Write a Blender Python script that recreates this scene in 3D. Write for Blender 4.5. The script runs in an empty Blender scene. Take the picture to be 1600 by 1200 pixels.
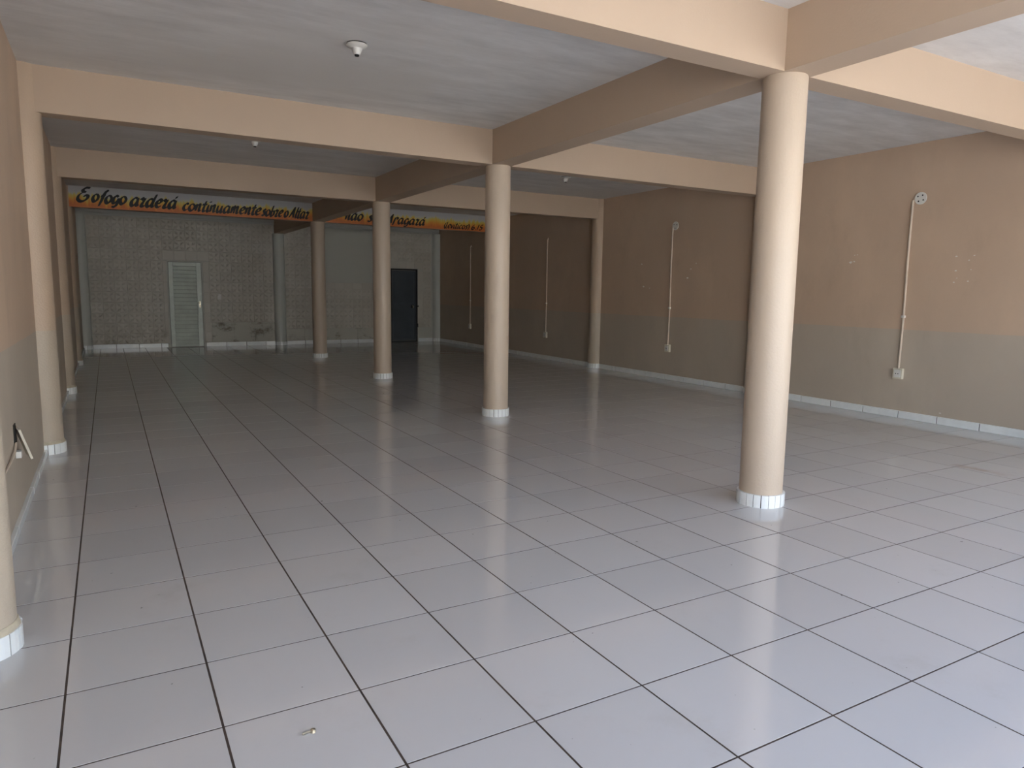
import bpy, math, random
from mathutils import Vector, Matrix
random.seed(7)
T = 0.48                      # metres per floor tile; all layout numbers below are in tiles
sc = bpy.context.scene
COL = sc.collection

# ------------------------------------------------------------------ camera
CF, CYAW, CPIT, CROL = 1102.83, 0.518816, 0.128786, 0.014060
CPOS = Vector((1.43841, -8.07045, 3.10549))
_fw = Vector((math.sin(CYAW)*math.cos(CPIT), math.cos(CYAW)*math.cos(CPIT), -math.sin(CPIT)))
_r0 = Vector((math.cos(CYAW), -math.sin(CYAW), 0)); _u0 = _r0.cross(_fw)
_r = _r0*math.cos(CROL) + _u0*math.sin(CROL); _u = _u0*math.cos(CROL) - _r0*math.sin(CROL)
cd = bpy.data.cameras.new('camera'); cam = bpy.data.objects.new('camera', cd); COL.objects.link(cam)
cd.sensor_width = 36; cd.lens = 36*CF/1600; cd.clip_start = 0.02; cd.clip_end = 500
M = Matrix((_r, _u, -_fw)).transposed().to_4x4(); M.translation = CPOS*T
cam.matrix_world = M
sc.camera = cam

# ------------------------------------------------------------------ sky, sun, exposure
world = bpy.data.worlds.new('sky'); sc.world = world; world.use_nodes = True
wn = world.node_tree.nodes; wl = world.node_tree.links
for n in list(wn): wn.remove(n)
wo = wn.new('ShaderNodeOutputWorld'); wb = wn.new('ShaderNodeBackground'); ws = wn.new('ShaderNodeTexSky')
ws.sky_type = 'NISHITA'; ws.sun_disc = False; ws.sun_elevation = math.radians(58); ws.sun_rotation = math.radians(50)
ws.air_density = 1.0; ws.dust_density = 3.0; ws.ozone_density = 1.0
wb.inputs['Strength'].default_value = 0.35
wl.new(ws.outputs[0], wb.inputs[0]); wl.new(wb.outputs[0], wo.inputs[0])
sl = bpy.data.lights.new('sun', 'SUN'); sl.energy = 10.0; sl.angle = math.radians(0.6); sl.color = (1.0, 0.96, 0.91)
so = bpy.data.objects.new('sun', sl); COL.objects.link(so)
so.rotation_euler = Vector((-0.42, -0.32, -0.85)).to_track_quat('-Z', 'Y').to_euler()
so.location = (20, 10, 30)
vs = sc.view_settings; vs.view_transform = 'Standard'; vs.look = 'None'; vs.gamma = 1; vs.use_curve_mapping = False
vs.exposure = 1.68
sc.cycles.max_bounces = 16; sc.cycles.diffuse_bounces = 10; sc.cycles.glossy_bounces = 6

# ------------------------------------------------------------------ materials
def nodes(name):
    m = bpy.data.materials.new(name); m.use_nodes = True
    nt = m.node_tree; b = nt.nodes['Principled BSDF']
    return m, nt, b
def L(nt, a, b): nt.links.new(a, b)
def noise(nt, vec, scale, detail=4, rough=0.55):
    n = nt.nodes.new('ShaderNodeTexNoise'); n.inputs['Scale'].default_value = scale
    n.inputs['Detail'].default_value = detail; n.inputs['Roughness'].default_value = rough
    if vec is not None: L(nt, vec, n.inputs['Vector'])
    return n.outputs['Fac']
def mapping(nt, vec, scale):
    n = nt.nodes.new('ShaderNodeMapping'); n.inputs['Scale'].default_value = scale
    L(nt, vec, n.inputs['Vector']); return n.outputs['Vector']
def pos(nt): return nt.nodes.new('ShaderNodeNewGeometry').outputs['Position']
def ramp(nt, fac, stops):
    n = nt.nodes.new('ShaderNodeValToRGB'); e = n.color_ramp.elements
    while len(e) > 1: e.remove(e[0])
    e[0].position = stops[0][0]; e[0].color = (*stops[0][1], 1)
    for p, c in stops[1:]:
        k = e.new(p); k.color = (*c, 1)
    L(nt, fac, n.inputs['Fac']); return n.outputs['Color']
def mix(nt, fac, a, b, blend='MIX'):
    n = nt.nodes.new('ShaderNodeMix'); n.data_type = 'RGBA'; n.blend_type = blend
    if isinstance(fac, float): n.inputs[0].default_value = fac
    else: L(nt, fac, n.inputs[0])
    for i, v in ((6, a), (7, b)):
        if isinstance(v, tuple): n.inputs[i].default_value = (*v, 1)
        else: L(nt, v, n.inputs[i])
    return n.outputs[2]
def mth(nt, op, a, b=None, clamp=False):
    n = nt.nodes.new('ShaderNodeMath'); n.operation = op; n.use_clamp = clamp
    for i, v in ((0, a), (1, b)):
        if v is None: continue
        if isinstance(v, (int, float)): n.inputs[i].default_value = v
        else: L(nt, v, n.inputs[i])
    return n.outputs[0]
def sepz(nt, v):
    n = nt.nodes.new('ShaderNodeSeparateXYZ'); L(nt, v, n.inputs[0]); return n.outputs
def bump(nt, b, h, strength, dist=0.01):
    n = nt.nodes.new('ShaderNodeBump'); n.inputs['Strength'].default_value = strength; n.inputs['Distance'].default_value = dist
    L(nt, h, n.inputs['Height']); L(nt, n.outputs[0], b.inputs['Normal'])
def sm(nt, x, a, b):
    n = nt.nodes.new('ShaderNodeMapRange'); n.interpolation_type = 'SMOOTHSTEP'
    L(nt, x, n.inputs[0]); n.inputs[1].default_value = a; n.inputs[2].default_value = b
    return n.outputs[0]

def plain(name, col, rough=0.5, metal=0.0, var=0.08, scale=6.0):
    m, nt, b = nodes(name)
    p = pos(nt); f = noise(nt, p, scale)
    c = ramp(nt, f, [(0.3, tuple(x*(1-var) for x in col)), (0.7, tuple(min(1, x*(1+var)) for x in col))])
    L(nt, c, b.inputs['Base Color']); b.inputs['Roughness'].default_value = rough; b.inputs['Metallic'].default_value = metal
    return m
def painted(name, upper, lower=None, zsplit=2.3, stain=0.12, rough=0.6, brush=0.25):
    """rolled wall paint, optionally with a second paint colour below a line; blotches and dust"""
    m, nt, b = nodes(name)
    p = pos(nt); c = upper
    if lower:
        z = sepz(nt, p)[2]
        wob = mth(nt, 'MULTIPLY', noise(nt, p, 1.2), 0.02)
        k = mth(nt, 'GREATER_THAN', mth(nt, 'ADD', z, wob), zsplit*T + 0.01)
        c = mix(nt, k, lower, upper)
    big = noise(nt, mapping(nt, p, (1, 1, 0.55)), 1.1, 5, 0.6)
    c = mix(nt, mth(nt, 'MULTIPLY', sm(nt, big, 0.42, 0.72), stain*3, True), c, (1.22, 1.22, 1.2), 'MULTIPLY')
    streak = noise(nt, mapping(nt, p, (1.6, 1.6, 0.9)), 1.7, 7, 0.68)
    c = mix(nt, mth(nt, 'MULTIPLY', sm(nt, streak, 0.52, 0.8), stain*2, True), c, (0.74, 0.73, 0.72), 'MULTIPLY')
    L(nt, c, b.inputs['Base Color']); b.inputs['Roughness'].default_value = rough
    bump(nt, b, noise(nt, p, 60, 3), brush, 0.004)
    return m
PEACH = (0.470, 0.362, 0.266); WALLU = (0.54, 0.405, 0.295); WALLL = (0.47, 0.405, 0.325); BEIGE = (0.50, 0.43, 0.33)
MAT = {}
MAT['beam'] = painted('peach_beam_paint', PEACH, stain=0.05, rough=0.6)
MAT['column'] = painted('peach_column_paint', (0.51, 0.42, 0.325), None, 2.3, 0.10, 0.42, 0.5)
MAT['sidecolumn'] = painted('side_column_paint', (0.50, 0.385, 0.28), (0.47, 0.40, 0.31), 2.3, 0.14, 0.45, 0.9)
MAT['wall'] = painted('two_tone_wall_paint', WALLU, WALLL, 2.3, 0.17, 0.62)
MAT['whitecol'] = painted('white_column_paint', (0.56, 0.58, 0.53), None, stain=0.05, rough=0.4)
MAT['white'] = plain('white_plastic', (0.72, 0.71, 0.66), 0.35)
MAT['pipe'] = plain('cream_conduit_paint', (0.62, 0.52, 0.41), 0.5)
MAT['outlet'] = plain('ivory_plastic', (0.66, 0.62, 0.50), 0.4)
MAT['dark'] = plain('dark_hole', (0.02, 0.018, 0.015), 0.8)
MAT['black'] = plain('black_lettering_paint', (0.004, 0.004, 0.004), 0.5)
MAT['steel'] = plain('dark_blue_grey_steel_paint', (0.045, 0.058, 0.07), 0.4, 0.0, 0.15, 3)
MAT['blackmetal'] = plain('black_frame_paint', (0.008, 0.009, 0.010), 0.4)
MAT['chrome'] = plain('worn_chrome', (0.55, 0.50, 0.38), 0.4, 1.0)
MAT['basetile'] = plain('white_glazed_base_tile', (0.80, 0.83, 0.82), 0.18, 0, 0.04, 9)
MAT['doorwhite'] = plain('pale_green_white_door_paint', (0.70, 0.77, 0.70), 0.4, 0, 0.08, 5)
MAT['smooth'] = painted('smooth_cream_panel_paint', (0.50, 0.50, 0.44), None, stain=0.04, rough=0.45)
MAT['trimwhite'] = painted('white_moulding_paint', (0.50, 0.51, 0.47), None, stain=0.05, rough=0.5)
MAT['mortar'] = plain('pale_mortar', (0.52, 0.46, 0.34), 0.8, 0, 0.15, 20)

def ceiling_mat():
    m, nt, b = nodes('whitewashed_ceiling_plaster')
    p = pos(nt)
    f = noise(nt, mapping(nt, p, (0.9, 3.0, 1)), 1.6, 6, 0.65)
    g = noise(nt, mapping(nt, p, (0.7, 1.0, 1)), 0.5, 3)
    c = ramp(nt, f, [(0.32, (0.58, 0.57, 0.555)), (0.7, (0.76, 0.755, 0.745))])
    c = mix(nt, sm(nt, g, 0.4, 0.7), c, (0.66, 0.64, 0.61))
    L(nt, c, b.inputs['Base Color']); b.inputs['Roughness'].default_value = 0.75
    bump(nt, b, noise(nt, mapping(nt, p, (3, 10, 1)), 3, 5), 0.25, 0.01)
    return m
MAT['ceiling'] = ceiling_mat()
def tile_mat():
    m, nt, b = nodes('white_glazed_floor_tile')
    p = pos(nt)
    oi = nt.nodes.new('ShaderNodeObjectInfo').outputs['Random']
    c = ramp(nt, oi, [(0, (0.54, 0.54, 0.535)), (1, (0.585, 0.585, 0.58))])
    d = noise(nt, p, 1.6, 6, 0.7)
    c = mix(nt, mth(nt, 'MULTIPLY', sm(nt, d, 0.56, 0.8), 0.30), c, (0.42, 0.39, 0.35))
    sp = noise(nt, p, 26, 2, 0.4)
    c = mix(nt, mth(nt, 'MULTIPLY', sm(nt, sp, 0.765, 0.79), 0.7), c, (0.10, 0.085, 0.07))
    # rusty puddle mark dried on the tiles near the right-hand wall
    vm = nt.nodes.new('ShaderNodeVectorMath'); vm.operation = 'SUBTRACT'; L(nt, p, vm.inputs[0]); vm.inputs[1].default_value = (STAIN[0]*T, STAIN[1]*T, 0)
    mp = nt.nodes.new('ShaderNodeMapping'); mp.inputs['Scale'].default_value = (4.6, 1.7, 1); L(nt, vm.outputs[0], mp.inputs[0])
    ln = nt.nodes.new('ShaderNodeVectorMath'); ln.operation = 'LENGTH'; L(nt, mp.outputs[0], ln.inputs[0])
    q = mth(nt, 'ADD', ln.outputs['Value'], mth(nt, 'MULTIPLY', noise(nt, p, 5, 4), 0.9))
    c = mix(nt, mth(nt, 'MULTIPLY', mth(nt, 'SUBTRACT', 1.0, sm(nt, q, 0.5, 0.95)), 0.5), c, (0.40, 0.30, 0.19))
    L(nt, c, b.inputs['Base Color'])
    r = nt.nodes.new('ShaderNodeMapRange'); L(nt, d, r.inputs[0]); r.inputs[3].default_value = 0.04; r.inputs[4].default_value = 0.12
    L(nt, r.outputs[0], b.inputs['Roughness']); b.inputs['IOR'].default_value = 1.66
    return m
STAIN = (15.2, -1.4)
MAT['tile'] = tile_mat()
MAT['grout'] = plain('dark_brown_grout', (0.06, 0.042, 0.03), 0.9, 0, 0.4, 12)
def relief_mat():
    m, nt, b = nodes('cream_relief_tile')
    p = pos(nt); s = sepz(nt, p)
    oi = nt.nodes.new('ShaderNodeObjectInfo').outputs['Random']
    c = ramp(nt, oi, [(0, (0.52, 0.49, 0.42)), (1, (0.58, 0.55, 0.48))])
    d = noise(nt, p, 3.0, 6, 0.7)
    low = mth(nt, 'SUBTRACT', 1.0, sm(nt, s[2], 0.1, 0.75))
    k = mth(nt, 'MULTIPLY', mth(nt, 'MULTIPLY', low, sm(nt, d, 0.42, 0.7)), 0.6)
    c = mix(nt, k, c, (0.17, 0.12, 0.07))
    L(nt, c, b.inputs['Base Color']); b.inputs['Roughness'].default_value = 0.4
    return m
MAT['relief'] = relief_mat()
def dado_mat():
    m, nt, b = nodes('stained_smooth_dado')
    p = pos(nt); s = sepz(nt, p)
    d = noise(nt, mapping(nt, p, (1, 1, 1.6)), 2.6, 7, 0.72)
    c = mix(nt, mth(nt, 'MULTIPLY', sm(nt, d, 0.48, 0.68), 0.85), (0.50, 0.49, 0.42), (0.13, 0.095, 0.05))
    L(nt, c, b.inputs['Base Color']); b.inputs['Roughness'].default_value = 0.45
    return m
MAT['dado'] = dado_mat()
def flame_mat():
    m, nt, b = nodes('painted_flames_on_white')
    p = pos(nt); s = sepz(nt, p)
    t = mth(nt, 'DIVIDE', mth(nt, 'SUBTRACT', s[2], 6.155*T), 0.8*T)
    tong = noise(nt, mapping(nt, p, (11, 1, 1.3)), 1.0, 3, 0.6)
    tong2 = noise(nt, mapping(nt, p, (26, 1, 2.0)), 1.0, 2, 0.5)
    wv = noise(nt, mapping(nt, p, (1.3, 1, 0.2)), 1.0, 2)
    h = mth(nt, 'ADD', mth(nt, 'MULTIPLY', tong, 0.75), mth(nt, 'MULTIPLY', tong2, 0.35))
    h = mth(nt, 'ADD', h, mth(nt, 'MULTIPLY', wv, 0.35))
    v = mth(nt, 'SUBTRACT', t, mth(nt, 'SUBTRACT', h, 0.67))
    c = ramp(nt, v, [(0.08, (0.60, 0.17, 0.035)), (0.24, (0.72, 0.27, 0.04)), (0.36, (0.72, 0.42, 0.06)), (0.50, (0.66, 0.56, 0.14)), (0.60, (0.56, 0.55, 0.50)), (0.7, (0.53, 0.53, 0.53))])
    L(nt, c, b.inputs['Base Color']); b.inputs['Roughness'].default_value = 0.5
    return m
MAT['flame'] = flame_mat()
MAT['street'] = plain('bounce_building_plaster', (0.62, 0.62, 0.60), 0.9)  # pale plaster of the added building that reflects sunlight indoors
def ground_mat():
    m, nt, b = nodes('sunlit_street_concrete')
    p = pos(nt); c = ramp(nt, noise(nt, p, 0.8, 6), [(0.3, (0.38, 0.375, 0.36)), (0.7, (0.47, 0.46, 0.445))])
    L(nt, c, b.inputs['Base Color']); b.inputs['Roughness'].default_value = 0.9
    return m
MAT['ground'] = ground_mat()

# ------------------------------------------------------------------ mesh helpers (tile units -> metres)
class MB:
    def __init__(s): s.v = []; s.f = []
    def add(s, vs, fs):
        o = len(s.v); s.v += [tuple(v) for v in vs]; s.f += [tuple(i+o for i in f) for f in fs]; return s
    def box(s, x0, x1, y0, y1, z0, z1):
        return s.add([(x0,y0,z0),(x1,y0,z0),(x1,y1,z0),(x0,y1,z0),(x0,y0,z1),(x1,y0,z1),(x1,y1,z1),(x0,y1,z1)],
                     [(0,3,2,1),(4,5,6,7),(0,1,5,4),(1,2,6,5),(2,3,7,6),(3,0,4,7)])
    def bbox(s, x0, x1, y0, y1, z0, z1, e=0.006):
        """box whose -Y face is chamfered (wall pieces seen from the front)"""
        return s.add([(x0,y1,z0),(x1,y1,z0),(x1,y1,z1),(x0,y1,z1),(x0,y0+e,z0),(x1,y0+e,z0),(x1,y0+e,z1),(x0,y0+e,z1),
                      (x0+e,y0,z0+e),(x1-e,y0,z0+e),(x1-e,y0,z1-e),(x0+e,y0,z1-e)],
                     [(3,2,1,0),(0,1,5,4),(1,2,6,5),(2,3,7,6),(3,0,4,7),(4,5,9,8),(5,6,10,9),(6,7,11,10),(7,4,8,11),(8,9,10,11)])
    def lathe(s, prof, cx, cy, n=32, axis='Z', cz=0):
        rings = []
        vs = []
        for r, h in prof:
            for k in range(n):
                a = 2*math.pi*k/n; c_, s_ = r*math.cos(a), r*math.sin(a)
                vs.append({'Z': (cx+c_, cy+s_, h), 'X': (cx+h, cy+c_, cz+s_), 'Y': (cx+c_, cy+h, cz+s_)}[axis])
        fs = []
        for j in range(len(prof)-1):
            for k in range(n):
                a, b_ = j*n+k, j*n+(k+1) % n
                fs.append((a, b_, b_+n, a+n))
        fs.append(tuple(range(n-1, -1, -1))); fs.append(tuple((len(prof)-1)*n+k for k in range(n)))
        return s.add(vs, fs)
    def tube(s, pts, r, n=8):
        pts = [Vector(q) for q in pts]; vs = []; fs = []
        for i, q in enumerate(pts):
            d = (pts[min(i+1, len(pts)-1)]-pts[max(i-1, 0)]).normalized()
            a = d.cross(Vector((0.3, 0.9, 0.2))).normalized(); b_ = d.cross(a)
            for k in range(n):
                t = 2*math.pi*k/n; vs.append(q+a*r*math.cos(t)+b_*r*math.sin(t))
        for i in range(len(pts)-1):
            for k in range(n): fs.append((i*n+k, i*n+(k+1) % n, (i+1)*n+(k+1) % n, (i+1)*n+k))
        fs.append(tuple(range(n))); fs.append(tuple((len(pts)-1)*n+k for k in range(n)))
        return s.add(vs, fs)
    def mesh(s, name, mat, smooth=False, org=(0, 0, 0)):
        me = bpy.data.meshes.new(name)
        me.from_pydata([((x-org[0])*T, (y-org[1])*T, (z-org[2])*T) for x, y, z in s.v], [], s.f)
        me.materials.append(MAT[mat])
        import bmesh
        bm = bmesh.new(); bm.from_mesh(me); bmesh.ops.recalc_face_normals(bm, faces=bm.faces); bm.to_mesh(me); bm.free()
        if smooth:
            me.polygons.foreach_set('use_smooth', [True]*len(me.polygons))
            try: me.set_sharp_from_angle(angle=math.radians(40))
            except Exception: pass
        me.update()
        return me
    def build(s, name, mat, parent=None, smooth=False, org=(0, 0, 0)):
        return put(name, s.mesh(name, mat, smooth, org), org, parent)
def put(name, me, org=(0, 0, 0), parent=None):
    o = bpy.data.objects.new(name, me); COL.objects.link(o); o.location = Vector(org)*T
    if parent is not None:
        o.parent = parent; o.location = Vector(org)*T - getattr(parent, 'location')
    return o
def tag(o, label, cat, group=None, kind=None):
    o['label'] = label; o['category'] = cat
    if group: o['group'] = group
    if kind: o['kind'] = kind
    return o
def empty(name, loc):
    o = bpy.data.objects.new(name, None); COL.objects.link(o); o.location = Vector(loc)*T; o.empty_display_size = 0.1
    return o

# ------------------------------------------------------------------ layout constants (tiles)
ZC, ZB = 6.955, 6.155
ROWF = [-9.75, -1.11, 7.37, 15.92, 24.56]       # front faces of the cross beams
BW = 0.42
XL, YK, YF = 0.28, 33.07, -9.75
XB0, XB1 = 9.625, 10.15                         # long middle beam
def xw(y): return 19.29 + max(0, y-16)*0.0125
XR = xw(YK)

# ------------------------------------------------------------------ structure
g = MB().box(-80, 100, -120, 90, -0.45, -0.3).build('ground', 'ground')
tag(g, 'sunlit concrete ground outside the open front of the hall', 'ground', kind='structure')
st = empty('bounce_building', (10, -36, 0)); tag(st, 'unseen pale building added across from the open front to bounce sunlight inside', 'building', kind='structure')  # invented building out of view, added to brighten the back of the hall
def spart(name, mat, *a): 
    o = MB().box(*a).build(name, mat); o.parent = st; o.matrix_parent_inverse = Matrix.Translation(-st.location); return o
spart('bounce_facade', 'street', -30, 50, -40, -36, -.3, 11)
spart('bounce_parapet', 'street', -30, 50, -36, -35.7, 10.6, 11.4)
for k in range(8):
    spart('bounce_shutter', 'steel', -24+k*9, -21+k*9, -36, -35.9, 2.2, 5.0)
    spart('bounce_door', 'doorwhite', -19.5+k*9, -17.6+k*9, -36, -35.9, -.3, 4.4)
floor = MB().box(XL-.3, XR+.3, YF, YK+.3, -0.3, -0.0022).build('floor', 'grout')
tag(floor, 'white glazed tile floor with dark grout lines', 'floor', kind='structure')
ceil = MB().box(XL-.3, XR+.3, YF, YK+.3, ZC, ZC+0.35).build('ceiling', 'ceiling')
tag(ceil, 'whitewashed grey plaster ceiling between the beams', 'ceiling', kind='structure')
wl_ = MB().box(XL-.35, XL, YF, YK+.3, -0.3, ZC).build('wall_left', 'wall')
tag(wl_, 'brown painted wall along the left side', 'wall', kind='structure')
b = MB()
ys = [YF, 16, YK+.3]
b.add([(xw(y), y, z) for y in ys for z in (-0.3, ZC)] + [(xw(y)+.35, y, z) for y in ys for z in (-0.3, ZC)],
      [(0,2,3,1),(2,4,5,3),(6,7,9,8),(8,9,11,10),(0,1,7,6),(4,10,11,5),(1,3,9,7),(3,5,11,9),(0,6,8,2),(2,8,10,4)])
wr = b.build('wall_right', 'wall')
tag(wr, 'brown wall with greyer lower half along the right side', 'wall', kind='structure')
wk = MB().box(XL, XR, YK, YK+.3, -0.3, ZC).build('wall_back', 'smooth')
tag(wk, 'cream back wall of relief tiles with two doors', 'wall', kind='structure')

# beams
def beam(name, x0, x1, y0, y1, label, z0=ZB):
    o = MB().box(x0, x1, y0, y1, z0, ZC).build(name, 'beam', None, False, (x0, y0, z0))
    tag(o, label, 'beam', 'peach ceiling beams', 'structure'); return o
nm = ['entrance', 'nearest', 'second', 'third', 'lettered fourth']
beams = {}
for i, y in enumerate(ROWF):
    lab = {0: 'cross beam over the open entrance', 1: 'nearest peach cross beam resting on the big front column',
           2: 'second peach cross beam from the front', 3: 'third peach cross beam from the front',
           4: 'far cross beam painted with flames and black lettering'}[i]
    for side, (x0, x1) in enumerate(((XL, XB0), (XB1, xw(y)))):
        beams[i, side] = beam('cross_beam', x0, x1, y, y+BW, lab + (', left of the middle columns' if side == 0 else ', right of the middle columns'))
ends = ROWF + [YK]
for i in range(5):
    y0 = ends[i]; y1 = ends[i+1]
    lab = ['lengthwise beam from the entrance to the big front column', 'lengthwise beam between first and second middle columns',
           'lengthwise beam between second and third middle columns', 'lengthwise beam between third and fourth middle columns',
           'lengthwise beam from fourth middle column to the back wall'][i]
    beam('lengthwise_beam', XB0, XB1, y0, y1, lab)

# ------------------------------------------------------------------ floor tiles
gx, gy, eb = 0.0085, 0.0075, 0.0012
def tile_mesh(x0, x1, y0, y1, name='floor_tile'):
    mb = MB(); cx, cy = (x0+x1)/2, (y0+y1)/2
    add_tile(mb, x0-cx, x1-cx, y0-cy, y1-cy); return mb.mesh(name, 'tile'), (cx, cy, 0)
def add_tile(mb, x0, x1, y0, y1):
    x0 += gx; x1 -= gx; y0 += gy; y1 -= gy; e = eb
    mb.add([(x0,y0,-.02),(x1,y0,-.02),(x1,y1,-.02),(x0,y1,-.02),(x0,y0,-.001),(x1,y0,-.001),(x1,y1,-.001),(x0,y1,-.001),
            (x0+e,y0+e,0),(x1-e,y0+e,0),(x1-e,y1-e,0),(x0+e,y1-e,0)],
           [(0,1,5,4),(1,2,6,5),(2,3,7,6),(3,0,4,7),(4,5,9,8),(5,6,10,9),(6,7,11,10),(7,4,8,11),(8,9,10,11)])
def px(x, y, z):
    d = Vector((x, y, z))-CPOS; w = d.dot(_fw)
    if w < 0.3: return None
    return (800+CF*d.dot(_r)/w, 600-CF*d.dot(_u)/w)
cells = []
for ix in range(0, 20):
    for iy in range(-10, 34):
        x0, x1 = max(ix, XL), min(ix+1, xw(iy+.5)); y0, y1 = max(iy, YF), min(iy+1, YK)
        if x1-x0 < 0.05 or y1-y0 < 0.08: continue
        c = [px(x, y, 0) for x, y in ((x0, y0), (x1, y0), (x1, y1), (x0, y1))]
        a = 0
        if all(c):
            cxm = sum(q[0] for q in c)/4; cym = sum(q[1] for q in c)/4
            if -60 < cxm < 1660 and cym < 1290:
                a = abs(sum(c[i][0]*c[(i+1) % 4][1]-c[(i+1) % 4][0]*c[i][1] for i in range(4)))/2
        cells.append((a, x0, x1, y0, y1))
cells.sort(key=lambda q: -q[0])
cache = {}; rest = MB()
for k, (a, x0, x1, y0, y1) in enumerate(cells):
    if k < 300:
        key = (round(x1-x0, 3), round(y1-y0, 3))
        if key not in cache: cache[key] = tile_mesh(x0, x1, y0, y1)[0]
        o = put('floor_tile', cache[key], ((x0+x1)/2, (y0+y1)/2, 0), floor)
        o.rotation_euler = (random.gauss(0, .0007), random.gauss(0, .0007), 0)
    else: add_tile(rest, x0, x1, y0, y1)
o = rest.build('floor_tile_field', 'tile', floor); o['kind'] = 'stuff'

# ------------------------------------------------------------------ baseboards
bh = 0.185
bbr = MB().box(0, .02, YF, YK, 0, bh-.01); bbr.v = [(xw(y)-.022+(x if x == 0 else .022), y, z) for x, y, z in bbr.v]
bbr = MB()
for y0, y1 in ((YF, 16), (16, YK)):
    bbr.add([(xw(y)-dx, y, z) for y in (y0, y1) for dx in (.025, 0) for z in (0, bh-.012)], [(0,1,5,4),(2,6,7,3),(1,3,7,5),(0,4,6,2),(0,2,3,1),(4,5,7,6)])
bbr = bbr.build('baseboard_right', 'grout'); tag(bbr, 'white tile baseboard along the right wall', 'baseboard', kind='structure')
me1 = MB().bbox(-.49, .49, -.045, 0, 0, bh).mesh('baseboard_tile', 'basetile')
y = -9.25
while y < YK-.6:
    skip = any(abs(y+.5-(r_+BW/2)) < 0.30 for r_ in ())
    o = put('baseboard_tile', me1, (xw(y+.5), y+.5, 0), bbr); o.rotation_euler = (0, 0, -math.pi/2 - (0.0125 if y > 16 else 0))
    o.rotation_euler.z += random.gauss(0, .003); y += 1.0
bbl = MB().box(XL, XL+.025, YF, YK, 0, .10).build('baseboard_left', 'grout'); tag(bbl, 'low white tile baseboard along the left wall', 'baseboard', kind='structure')
me2 = MB().bbox(-.49, .49, -.05, 0, 0, .115).mesh('baseboard_tile', 'basetile')
y = -9.6
while y < YK-.9:
    o = put('baseboard_tile', me2, (XL, y+.5, 0), bbl); o.rotation_euler = (0, 0, math.pi/2+random.gauss(0, .004)); y += 1.0
bbk = MB()
for x0, x1 in ((.6, 4.1), (5.95, 16.3), (18.2, 19.2)): bbk.box(x0, x1, YK-.03, YK, 0, .2)
bbk = bbk.build('baseboard_back', 'grout'); tag(bbk, 'white tile baseboard along the back wall', 'baseboard', kind='structure')
for x0, x1 in ((.68, 4.1), (5.93, 9.55), (10.17, 16.3), (18.15, 19.1)):
    x = x0
    while x < x1-.15:
        xe = min(x+1.03, x1)
        MB().bbox(x+.01, xe-.01, YK-.055, YK, 0, .215).build('baseboard_tile', 'basetile', bbk, False, (x, YK, 0)); x = xe

# ------------------------------------------------------------------ columns
NT = 20
seg = MB()
a0, a1 = -math.pi/NT*.91, math.pi/NT*.91
ri, ro = .30, .347
seg.add([(r_*math.cos(a), r_*math.sin(a), z) for z in (0, .19) for r_ in (ri, ro) for a in (a0, 0, a1)],
        [(3,4,10,9),(4,5,11,10),(0,6,7,1),(1,7,8,2),(9,10,7,6),(10,11,8,7),(0,3,9,6),(2,8,11,5)])
base_me = seg.mesh('base_tile', 'basetile')
def column(cx, cy, label, mat, top, group, lower=True, side=None):
    root = empty('round_column', (cx, cy, 0))
    tag(root, label, 'column', group)
    r_ = .312
    MB().lathe([(r_, .0), (r_, top*.33), (r_-.003, top*.66), (r_-.005, top-.02), (r_-.012, top)], 0, 0, 40).build('shaft', mat, root, True).location = (0, 0, 0)
    MB().lathe([(.338, 0), (.338, .183), (.318, .187), (.305, .187)], 0, 0, 40).build('grout_bed', 'grout', root, True).location = (0, 0, 0)
    if side == 'L':
        mr = MB().lathe([(.335, .187), (.330, .215), (.318, .25), (.30, .25)], 0, 0, 40).build('mortar_ring', 'mortar', root, True); mr.location = (0, 0, 0)
        for v in mr.data.vertices: v.co *= 1+random.uniform(-.012, .012)
    off = random.random()
    for k in range(NT):
        a = 2*math.pi*(k+off)/NT
        if side == 'L' and math.cos(a) < -.25: continue
        if side == 'R' and math.cos(a) > .25: continue
        o = bpy.data.objects.new('base_tile', base_me); COL.objects.link(o); o.parent = root
        o.rotation_euler = (0, 0, a); s = random.uniform(-.003, .004); o.location = (s*math.cos(a), s*math.sin(a), 0)
    return root
rows = [r_+BW/2 for r_ in ROWF]
mid = ['thick round peach column nearest the camera in the middle row', 'second middle round column with white tile base',
       'third middle round column in front of the dark door', 'farthest slim looking middle column under the lettered beam']
lef = ['round column at the left picture edge by the wall', 'second column engaged in the left wall with peeling paint',
       'third column engaged in the left wall', 'farthest column engaged in the left wall by the lettering']
rig = ['right wall column beside the picture edge', 'right wall column hidden behind the big front column', 'right wall half column between two thin conduits',
       'far right wall half column behind the second middle column']
LX = [.30, .27, .17, .12]
for i in range(4):
    column(9.90, rows[i+1], mid[i], 'column', ZB, 'round middle columns')
    column(LX[i], rows[i+1], lef[i], 'sidecolumn', ZC, 'left wall columns', True, 'L')
    column(xw(rows[i+1])+.03, rows[i+1], rig[i], 'sidecolumn', ZC, 'right wall columns', True, 'R')
for cx, lab, x0 in ((.36, 'white corner column at the left end of the back wall', 0), (9.84, 'white round column engaged in the back wall between the bays', 1), (19.42, 'white corner column at the right end of the back wall', 2)):
    root = empty('white_column', (cx, YK, 0)); tag(root, lab, 'column', 'white columns on the back wall')
    MB().lathe([(.315, 0), (.315, ZB if x0 == 1 else 6.62)], 0, 0, 32).build('shaft', 'whitecol', root, True).location = (0, 0, 0)
    for k in range(5):
        a = -math.pi/2+(k-2)*.5
        o = bpy.data.objects.new('base_tile', base_me); COL.objects.link(o); o.parent = root; o.rotation_euler = (0, 0, a); o.scale = (1, 1.4, 1)

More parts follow.
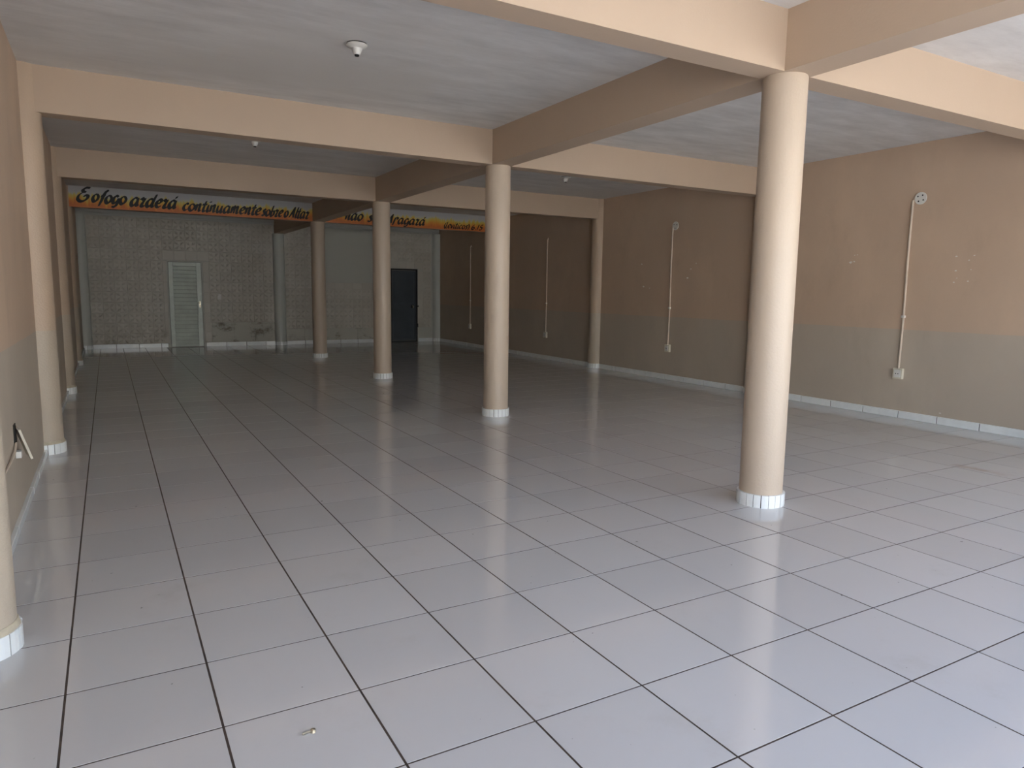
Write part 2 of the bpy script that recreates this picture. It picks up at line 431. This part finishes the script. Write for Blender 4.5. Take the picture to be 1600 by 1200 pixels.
# ------------------------------------------------------------------ back wall: relief tiles, panel, dado, cornice
def tile_relief(w, h):
    mb = MB(); t = .02; e = .02
    mb.bbox(-w/2+.004, w/2-.004, -t, 0, -h/2+.004, h/2-.004, e)
    for sx in (-1, 1):
        for sz in (-1, 1):
            c = Vector((sx*w*.24, 0, sz*h*.24)); d = Vector((sx*.7, 0, sz*.7)).normalized(); n = Vector((-d.z, 0, d.x))
            l, wd = w*.27, w*.15
            mb.add([c-d*l+Vector((0, -t, 0)), c+n*wd+Vector((0, -t, 0)), c+d*l+Vector((0, -t, 0)), c-n*wd+Vector((0, -t, 0)), c+Vector((0, -t-.034, 0))],
                   [(0, 1, 4), (1, 2, 4), (2, 3, 4), (3, 0, 4)])
    return mb.mesh('relief_tile', 'relief')
def overlaps(x0, x1, z0, z1, R): return x0 < R[1] and x1 > R[0] and z0 < R[3] and z1 > R[2]
DOOR1 = (4.16, 5.90, 0, 4.53); DOOR2 = (16.33, 18.10, 0, 4.47); PANEL = (12.02, 16.1, 3.53, 6.62)
DADO1 = (6.25, 9.53, .2, 1.28); DADO2 = (10.15, 16.33, .2, .88)
tw = (9.53-.67)/16; th = (6.62-.215)/12
full = tile_relief(tw, th)
def field(xa, ncol, za, nrow, hh, block):
    me = full if abs(hh-th) < 1e-6 else tile_relief(tw, hh)
    for i in range(ncol):
        for j in range(nrow):
            x0, x1, z0, z1 = xa+i*tw, xa+(i+1)*tw, za+j*hh, za+(j+1)*hh
            hit = [R for R in block if overlaps(x0+1e-4, x1-1e-4, z0+1e-4, z1-1e-4, R)]
            if not hit: put('relief_tile', me, ((x0+x1)/2, YK, (z0+z1)/2), wk); continue
            # cut tile: keep the largest strip left beside the blocking rectangle
            R = hit[0]; c = [(x0, min(x1, R[0]), z0, z1), (max(x0, R[1]), x1, z0, z1), (x0, x1, z0, min(z1, R[2])), (x0, x1, max(z0, R[3]), z1)]
            c = [q for q in c if q[1]-q[0] > .03 and q[3]-q[2] > .03 and not any(overlaps(q[0]+1e-4, q[1]-1e-4, q[2]+1e-4, q[3]-1e-4, S) for S in hit)]
            if c:
                q = max(c, key=lambda q: (q[1]-q[0])*(q[3]-q[2]))
                MB().bbox(q[0]+.004, q[1]-.004, YK-.02, YK, q[2]+.004, q[3]-.004, .01).build('relief_tile', 'relief', wk, False, (q[0], YK, q[2]))
field(.67, 16, .215, 12, th, [DOOR1, DADO1])
field(10.15, 16, .88, 10, (6.62-.88)/10, [DOOR2, PANEL])
def dado(R, n, cat):
    w = (R[1]-R[0])/n
    for i in range(n): MB().bbox(R[0]+i*w+.004, R[0]+(i+1)*w-.004, YK-.026, YK, R[2], R[3]-.004, .01).build('dado_slab', 'dado', wk, False, (R[0]+i*w, YK, R[2]))
dado(DADO1, 3, ''); dado(DADO2, 6, '')
p_ = MB().bbox(PANEL[0], PANEL[1], YK-.04, YK, PANEL[2], PANEL[3], .012).build('smooth_panel', 'smooth', wk, False, (PANEL[0], YK, PANEL[2]))
p_['label'] = 'smooth cream painted panel'
for x0, x1 in ((XL, XB0-.005), (XB1+.005, 19.62)):
    cn = empty('trim_1', (x0, YK, 6.62)); tag(cn, 'white moulded cornice on the back wall, ' + ('left bay' if x0 < 5 else 'right bay'), 'cornice', kind='structure')
    cn.name = 'trim_1' if x0 < 5 else 'trim_2'
    x1 = min(x1, XR)
    MB().box(x0, x1, YK-.10, YK, 6.62, 6.72).build('lower_moulding', 'trimwhite', cn, False, (x0, YK, 6.62))
    MB().box(x0, x1, YK-.15, YK, 6.725, 6.90).build('upper_moulding', 'trimwhite', cn, False, (x0, YK, 6.72))

# ------------------------------------------------------------------ doors
d1 = empty('door_1', (4.22, YK, 0)); tag(d1, 'pale louvred door on the left of the back wall', 'door', kind='structure')
def part(name, mat, root, mb, smooth=False):
    o = mb.build(name, mat, None, smooth); o.parent = root; o.matrix_parent_inverse = Matrix.Translation(-root.location); return o
yf = YK-.10
for x0, x1 in ((4.17, 4.23), (5.83, 5.89)): part('door_jamb', 'smooth', d1, MB().box(x0, x1, YK-.07, YK, 0, 4.52))
part('door_head', 'smooth', d1, MB().box(4.17, 5.89, YK-.07, YK, 4.46, 4.53))
part('door_backing', 'dark', d1, MB().box(4.235, 5.825, YK-.02, YK-.005, .02, 4.455))
part('stile', 'doorwhite', d1, MB().bbox(4.245, 4.45, yf, YK-.01, .03, 4.44, .01))
part('stile', 'doorwhite', d1, MB().bbox(5.57, 5.81, yf, YK-.01, .03, 4.44, .01))
part('top_rail', 'doorwhite', d1, MB().bbox(4.455, 5.565, yf+.008, YK-.01, 4.24, 4.44, .01))
part('bottom_rail', 'doorwhite', d1, MB().bbox(4.455, 5.565, yf+.008, YK-.01, .03, .16, .01))
ns = 20; hs = (4.235-.165)/ns
for k in range(ns):
    z0 = .165+k*hs
    mb = MB(); x0, x1 = 4.455, 5.565
    mb.add([(x0, YK-.03, z0+hs*.965), (x1, YK-.03, z0+hs*.965), (x1, yf+.01, z0+.012), (x0, yf+.01, z0+.012),
            (x0, YK-.022, z0+hs*.85), (x1, YK-.022, z0+hs*.85), (x1, yf+.03, z0), (x0, yf+.03, z0)],
           [(0,1,2,3),(4,7,6,5),(3,2,6,7),(0,4,5,1),(0,3,7,4),(1,5,6,2)])
    part('slat', 'doorwhite', d1, mb)
h = part('handle_plate', 'chrome', d1, MB().box(5.66, 5.73, yf-.012, yf, 2.08, 2.42)); h['label'] = 'worn metal lock plate'
part('handle', 'chrome', d1, MB().tube([(5.695, yf, 2.33), (5.695, yf-.09, 2.33), (5.58, yf-.09, 2.33)], .022))
part('keyhole', 'dark', d1, MB().lathe([(.018, -.016), (.018, 0)], 5.695, yf, 10, 'Y', 2.2))

d2 = empty('door_2', (16.36, YK, 0)); tag(d2, 'dark blue grey steel door on the right of the back wall', 'door', kind='structure')
for x0, x1 in ((16.35, 16.42), (17.98, 18.08)): part('door_jamb', 'blackmetal', d2, MB().box(x0, x1, YK-.09, YK, 0, 4.44))
part('door_head', 'blackmetal', d2, MB().box(16.35, 18.08, YK-.09, YK, 4.35, 4.45))
part('threshold', 'blackmetal', d2, MB().box(16.42, 17.98, YK-.09, YK, 0, .09))
part('leaf_frame', 'steel', d2, MB().box(16.43, 17.97, YK-.05, YK-.005, .10, 4.34))
part('upper_sheet', 'steel', d2, MB().bbox(16.55, 17.84, YK-.075, YK-.04, 2.17, 4.22, .012))
part('lower_sheet', 'steel', d2, MB().bbox(16.55, 17.84, YK-.075, YK-.04, .22, 2.08, .012))
part('lock_rail', 'steel', d2, MB().box(16.45, 17.95, YK-.065, YK-.04, 2.09, 2.16))
part('lock_case', 'blackmetal', d2, MB().bbox(17.66, 17.84, YK-.10, YK-.05, 2.07, 2.27, .012))
part('handle', 'chrome', d2, MB().tube([(17.76, YK-.1, 2.22), (17.76, YK-.16, 2.22), (17.76, YK-.16, 2.08)], .022))
part('latch', 'blackmetal', d2, MB().box(17.93, 18.14, YK-.12, YK-.08, 2.15, 2.23))
part('hinge', 'blackmetal', d2, MB().lathe([(.03, .90), (.03, 1.12)], 18.09, YK-.09, 10))

# light switch beside the louvred door
s_ = empty('light_switch', (6.68, YK-.02, 2.65)); tag(s_, 'small white light switch beside the louvred door', 'switch')
part('plate', 'white', s_, MB().bbox(6.59, 6.77, YK-.045, YK-.02, 2.52, 2.80, .01))
part('rocker', 'white', s_, MB().bbox(6.65, 6.71, YK-.06, YK-.044, 2.60, 2.72, .008))

# ------------------------------------------------------------------ painted band and lettering on the far cross beam
G = {
 'o': (.82, [[(.5,1),(.15,.8),(.04,.35),(.28,0),(.6,.2),(.72,.65),(.5,1)]]),
 'a': (.95, [[(.68,.9),(.38,1),(.06,.6),(.05,.18),(.25,0),(.55,.35),(.70,.95)],[(.74,1),(.64,.4),(.68,.05),(.9,.14)]]),
 'r': (.68, [[(.0,.82),(.18,1),(.34,.86),(.62,1.0)],[(.50,.92),(.30,.5),(.18,.1),(.38,.0),(.58,.16)]]),
 'd': (1.0, [[(.68,.9),(.38,1),(.06,.6),(.05,.18),(.25,0),(.55,.35),(.72,.95)],[(1.0,1.6),(.78,.95),(.64,.35),(.70,.03),(.92,.14)]]),
 'e': (.72, [[(.12,.45),(.48,.6),(.6,.85),(.4,1),(.1,.7),(.04,.3),(.25,0),(.62,.22)]]),
 'c': (.66, [[(.58,.82),(.42,1),(.12,.7),(.04,.3),(.25,0),(.58,.2)]]),
 'n': (.82, [[(.08,1),(.08,.5),(.02,0)],[(.08,.55),(.36,.98),(.52,.9),(.46,.3),(.52,.02),(.74,.14)]]),
 'm': (1.15, [[(.08,1),(.08,.5),(.02,0)],[(.08,.55),(.3,.98),(.42,.9),(.38,.0)],[(.42,.55),(.66,.98),(.82,.9),(.76,.3),(.82,.02),(1.04,.14)]]),
 't': (.52, [[(.38,1.5),(.18,.6),(.14,.12),(.28,0),(.5,.15)],[(-.06,.98),(.58,1.04)]]),
 'i': (.42, [[(.18,1),(.10,.3),(.18,.0),(.4,.14)],[(.34,1.32),(.46,1.52)]]),
 'u': (.9, [[(.12,1),(.05,.35),(.2,0),(.48,.3),(.64,1)],[(.64,1),(.56,.25),(.64,.0),(.86,.14)]]),
 's': (.58, [[(.55,.85),(.38,1),(.2,.82),(.4,.45),(.38,.12),(.15,0),(-.04,.14)]]),
 'b': (.76, [[(.34,1.65),(.14,.7),(.08,.15),(.28,0),(.58,.3),(.56,.8),(.22,.72)]]),
 'l': (.40, [[(.40,1.65),(.14,.5),(.16,.03),(.36,.12)]]),
 'A': (1.0, [[(-.05,0),(.35,.7),(.82,1.65)],[(.82,1.65),(.70,.6),(.76,0)],[(.2,.55),(.8,.6)]]),
 'E': (1.15, [[(1.0,1.62),(.72,1.66),(.42,1.4),(.48,1.14),(.72,1.12)],[(.52,1.12),(.14,.7),(.10,.2),(.42,-.05),(.82,.2),(.95,.62),(.72,.74),(.58,.5)]]),
 'f': (.62, [[(.86,1.45),(.66,1.52),(.42,1.0),(.22,.2),(.02,-.42)],[(.08,.84),(.62,.92)]]),
 'g': (.84, [[(.66,.85),(.38,1),(.08,.62),(.10,.15),(.32,.05),(.62,.5)],[(.68,.72),(.62,.05),(.40,-.38),(.02,-.36)]]),
 'p': (.78, [[(.28,1.1),(.16,.5),(-.04,-.35)],[(.18,.75),(.48,1.08),(.70,.9),(.50,.62)]]),
 'v': (.6, [[(.06,1),(.16,.02),(.56,1)]]),
 'L': (.5, [[(.36,1.6),(.16,.7),(.06,.02),(.42,.04)]]),
 '(': (.4, [[(.42,1.4),(.12,.6),(.30,-.25)]]), ')': (.4, [[(.10,1.4),(.34,.6),(.02,-.25)]]),
 '6': (.75, [[(.62,1.4),(.2,.8),(.08,.25),(.32,0),(.6,.3),(.45,.65),(.15,.4)]]),
 '1': (.4, [[(.34,1.4),(.08,0)]]), '5': (.7, [[(.72,1.35),(.34,1.3)],[(.34,1.3),(.22,.8),(.52,.7),(.55,.25),(.25,0),(.02,.12)]]),
 '.': (.3, [[(.08,.1),(.16,.02)]]), ' ': (.5, []),
 'acute': (0, [[(-.42,1.28),(-.12,1.52)]]), 'tilde': (0, [[(-.75,1.28),(-.55,1.45),(-.35,1.3),(-.15,1.48)]]),
}
def spline(P, n=7):
    if len(P) < 3: return [Vector((*P[0],)), Vector((*P[1],))]
    P = [Vector(q) for q in P]; out = []
    for i in range(len(P)-1):
        p0, p1, p2, p3 = P[max(i-1, 0)], P[i], P[i+1], P[min(i+2, len(P)-1)]
        for k in range(n):
            t = k/n; out.append(.5*((2*p1)+(p2-p0)*t+(2*p0-5*p1+4*p2-p3)*t*t+(3*p1-p0-3*p2+p3)*t**3))
    out.append(P[-1]); return out
def word(text, x0, x1, z, xh, parent, yface, nib=.17):
    items = []; adv = 0
    for ch in text:
        if ch == '´': items.append(('acute', adv)); continue
        if ch == '~': items.append(('tilde', adv)); continue
        items.append((ch, adv)); adv += G[ch][0]+.06
    sx = (x1-x0)/adv; slant = .22
    mb = MB(); layer = 0
    for gl, a in items:
        for st in G[gl][1]:
            pts = [Vector(((a+q.x)*sx+q.y*xh*slant+x0, q.y*xh+z)) for q in spline(st)]
            w = nib*xh; nv = Vector((.80, .60))*w
            layer += 1; yy = yface-.004-.0006*(layer % 3)
            n = len(pts); vs = []; fs = []
            for i, q in enumerate(pts):
                d = (pts[min(i+1, n-1)]-pts[max(i-1, 0)]).normalized(); pr = Vector((-d.y, d.x))
                s_ = nv if nv.dot(pr) > 0 else -nv
                taper = .55+.45*math.sin(math.pi*min(1, (i+.8)/(n)))
                off = (s_*.86+pr*w*.46)*taper
                vs += [(q.x+off.x, yy, q.y+off.y), (q.x-off.x, yy, q.y-off.y)]
            for i in range(n-1): fs.append((2*i, 2*i+1, 2*i+3, 2*i+2))
            m_ = len(vs); vs += [(x, yface-.0005, zz) for x, _, zz in vs]
            for i in range(n-1):
                fs.append((2*i, 2*i+2, m_+2*i+2, m_+2*i)); fs.append((2*i+1, m_+2*i+1, m_+2*i+3, 2*i+3))
            mb.add(vs, fs)
    me = bpy.data.meshes.new('painted_word')
    org = (x0, yface, z)
    me.from_pydata([((x-org[0])*T, (y-org[1])*T, (zz-org[2])*T) for x, y, zz in mb.v], [], mb.f); me.materials.append(MAT['black'])
    o = put('painted_word', me, org, parent); o['label'] = 'black hand painted lettering'; return o
Y4 = ROWF[4]
for side, (x0, x1) in enumerate(((XL+.02, XB0-.002), (XB1+.002, xw(Y4)-.02))):
    bm_ = beams[4, side]
    pb = MB().box(x0, x1, Y4-.012, Y4, ZB+.002, ZC-.002).build('painted_band', 'flame', bm_, False, (x0, Y4, ZB)); pb['label'] = 'painted orange and yellow flames on white'
yf4 = Y4-.0125
bl_, br_ = beams[4, 0], beams[4, 1]
word('E', .58, 1.04, 6.39, 0.315, bl_, yf4, 0.180); word('o', 1.10, 1.33, 6.40, 0.297, bl_, yf4, 0.190); word('fogo', 1.34, 2.28, 6.37, 0.308, bl_, yf4, 0.190)
word('ardera´', 2.42, 4.10, 6.33, 0.319, bl_, yf4, 0.190); word('continuamente', 4.32, 7.40, 6.285, 0.286, bl_, yf4, 0.180)
word('sobre', 7.44, 8.32, 6.27, 0.275, bl_, yf4, 0.171); word('o', 8.38, 8.55, 6.27, 0.275, bl_, yf4, 0.162); word('Altar', 8.60, 9.46, 6.26, 0.286, bl_, yf4, 0.152)
word('e', 10.55, 10.80, 6.36, 0.275, br_, yf4, 0.190); word('na~o', 11.12, 11.95, 6.33, 0.286, br_, yf4, 0.180); word('se', 12.18, 12.70, 6.31, 0.275, br_, yf4, 0.180)
word('Apagara´', 13.10, 15.06, 6.29, 0.259, br_, yf4, 0.180)
word('(Leviticos)', 16.05, 17.45, 6.235, 0.187, br_, yf4, 0.152); word('6.15', 17.56, 18.2, 6.235, 0.187, br_, yf4, 0.171)

# ------------------------------------------------------------------ conduits on the right wall
def conduit(yc, ztop, disc, label, dy=.19):
    X = xw(yc); root = empty('wall_conduit', (X, yc, 1.0)); tag(root, label, 'conduit', 'thin conduits on the right wall')
    part('conduit_pipe', 'pipe', root, MB().tube([(X-.03, yc+.012, 1.27), (X-.032, yc-.008, 2.6), (X-.03, yc+.01, 4.2), (X-.03, yc, ztop)], .028, 10), True)
    part('outlet_box', 'outlet', root, MB().add([(X-y_, yc+x_, z_) for x_, y_, z_ in MB().bbox(-.12, .12, -.0, .09, 1.02, 1.29, .0).v], MB().bbox(-.12, .12, 0, .09, 1.02, 1.29, .0).f))
    f_ = part('outlet_face', 'white', root, MB().box(X-.105, X-.085, yc-.085, yc+.085, 1.06, 1.25))
    for dz in (-.03, .03): part('socket_hole', 'dark', root, MB().lathe([(.014, -.108), (.014, -.1)], X, yc+dz, 8, 'X', 1.155))
    part('pipe_clip', 'white', root, MB().box(X-.066, X, yc-.045, yc+.04, 2.60, 2.66))
    if disc:
        part('cover_plate', 'white', root, MB().lathe([(.15, -.035), (.15, -.012), (.13, 0)], X, yc-dy, 28, 'X', ztop+.03), True)
        for k in range(3 if disc == 1 else 4):
            a = .6+k*2*math.pi/(3 if disc == 1 else 4)
            part('screw_hole', 'dark', root, MB().lathe([(.02, -.039), (.02, -.03)], X, yc-dy+.085*math.cos(a), 8, 'X', ztop+.03+.085*math.sin(a)))
    else:
        part('pipe_hook', 'pipe', root, MB().tube([(X-.03, yc, ztop-.02), (X-.03, yc-.02, ztop+.05), (X-.03, yc-.07, ztop+.07), (X-.02, yc-.10, ztop+.02)], .025, 8), True)
conduit(2.83, 5.56, 2, 'nearest thin wall conduit with round cover plate, at the picture right')
conduit(11.62, 5.53, 1, 'second thin wall conduit with round cover plate, beside the half column', .13)
conduit(20.1, 5.55, 0, 'third thin wall conduit, beyond the half column')
conduit(28.36, 5.62, 0, 'farthest thin wall conduit near the back wall')

# peeled paint chips on the right wall
def chip(y, z, s):
    n = 7; X = xw(y); vs = []
    for k in range(n):
        a = 2*math.pi*k/n; q = s*random.uniform(.35, 1.0); vs.append((X-.006, y+q*math.cos(a)*1.2, z+q*math.sin(a)*.8))
    vs += [(X, v[1], v[2]) for v in vs]
    MB().add(vs, [tuple(range(n))]+[(k, (k+1) % n, n+(k+1) % n, n+k) for k in range(n)]).build('paint_chip', 'white', wr, False, (X, y, z))
for y, z, s in ((4.46, 4.06, .05), (4.36, 4.08, .03), (4.36, 4.25, .02), (4.28, 4.26, .02), (1.66, 4.12, .03), (1.24, 4.13, .025), (1.36, 4.02, .02), (1.64, 3.78, .03),
                (1.30, 3.80, .02), (1.66, 3.50, .025), (1.34, 3.52, .03), (1.6, 3.6, .015), (13.14, 3.4, .05), (12.8, 3.35, .04), (10.64, 4.02, .04), (10.8, 3.7, .05), (13.3, 4.25, .04), (10.4, 4.2, .03), (1.7, .28, .03)):
    chip(y, z, s)

# loose socket on the left wall
lo = empty('loose_socket', (XL, 3.1, 1.05)); tag(lo, 'loose socket plate hanging open on the left wall', 'socket')
part('wall_box', 'dark', lo, MB().box(XL, XL+.012, 2.99, 3.17, 1.0, 1.30))
q = part('cover_plate', 'outlet', lo, MB().box(-.014, .014, -.14, .14, -.22, .22)); q.matrix_parent_inverse = Matrix(); q.location = (.075*T, .13*T, -.02*T); q.rotation_euler = (0.12, -0.30, 0.25)
part('socket_body', 'white', lo, MB().box(XL, XL+.06, 3.08, 3.2, .84, .93))
part('cable', 'pipe', lo, MB().tube([(XL+.02, 3.0, 1.06), (XL+.03, 2.7, 1.0), (XL+.02, 2.3, .95), (XL+.01, 1.6, .93)], .016, 6))

# ------------------------------------------------------------------ ceiling lamp holders
def lamp(x, y, label):
    root = empty('lamp_holder', (x, y, ZC)); tag(root, label, 'lamp holder', 'bare ceiling lamp holders')
    part('backing_ring', 'dark', root, MB().lathe([(.155, ZC-.022), (.155, ZC)], x, y, 24))
    part('canopy', 'white', root, MB().lathe([(.08, ZC-.075), (.14, ZC-.05), (.165, ZC-.035), (.165, ZC-.02)], x, y, 28), True)
    part('socket', 'white', root, MB().lathe([(.052, ZC-.17), (.06, ZC-.15), (.075, ZC-.11), (.085, ZC-.07)], x, y, 24), True)
    part('contact', 'dark', root, MB().lathe([(.035, ZC-.19), (.04, ZC-.168)], x, y, 12))
lamp(5.05, 3.33, 'bare white lamp holder on the near left ceiling bay')
lamp(4.97, 11.77, 'bare lamp holder on the left ceiling bay beyond the second beam')
lamp(14.89, 12.08, 'bare lamp holder on the right ceiling bay beyond the second beam')
lamp(14.75, 3.33, 'bare lamp holder hidden behind the big front column')

# screw dropped on the floor
s_ = empty('screw', (2.51, -3.36, 0)); tag(s_, 'tiny shiny screw lying on the front floor tiles', 'screw')
part('shank', 'chrome', s_, MB().tube([(2.47, -3.37, .012), (2.54, -3.36, .012)], .008, 6)); part('head', 'chrome', s_, MB().lathe([(.022, 0), (.018, .02), (.008, .026)], 2.545, -3.36, 10))
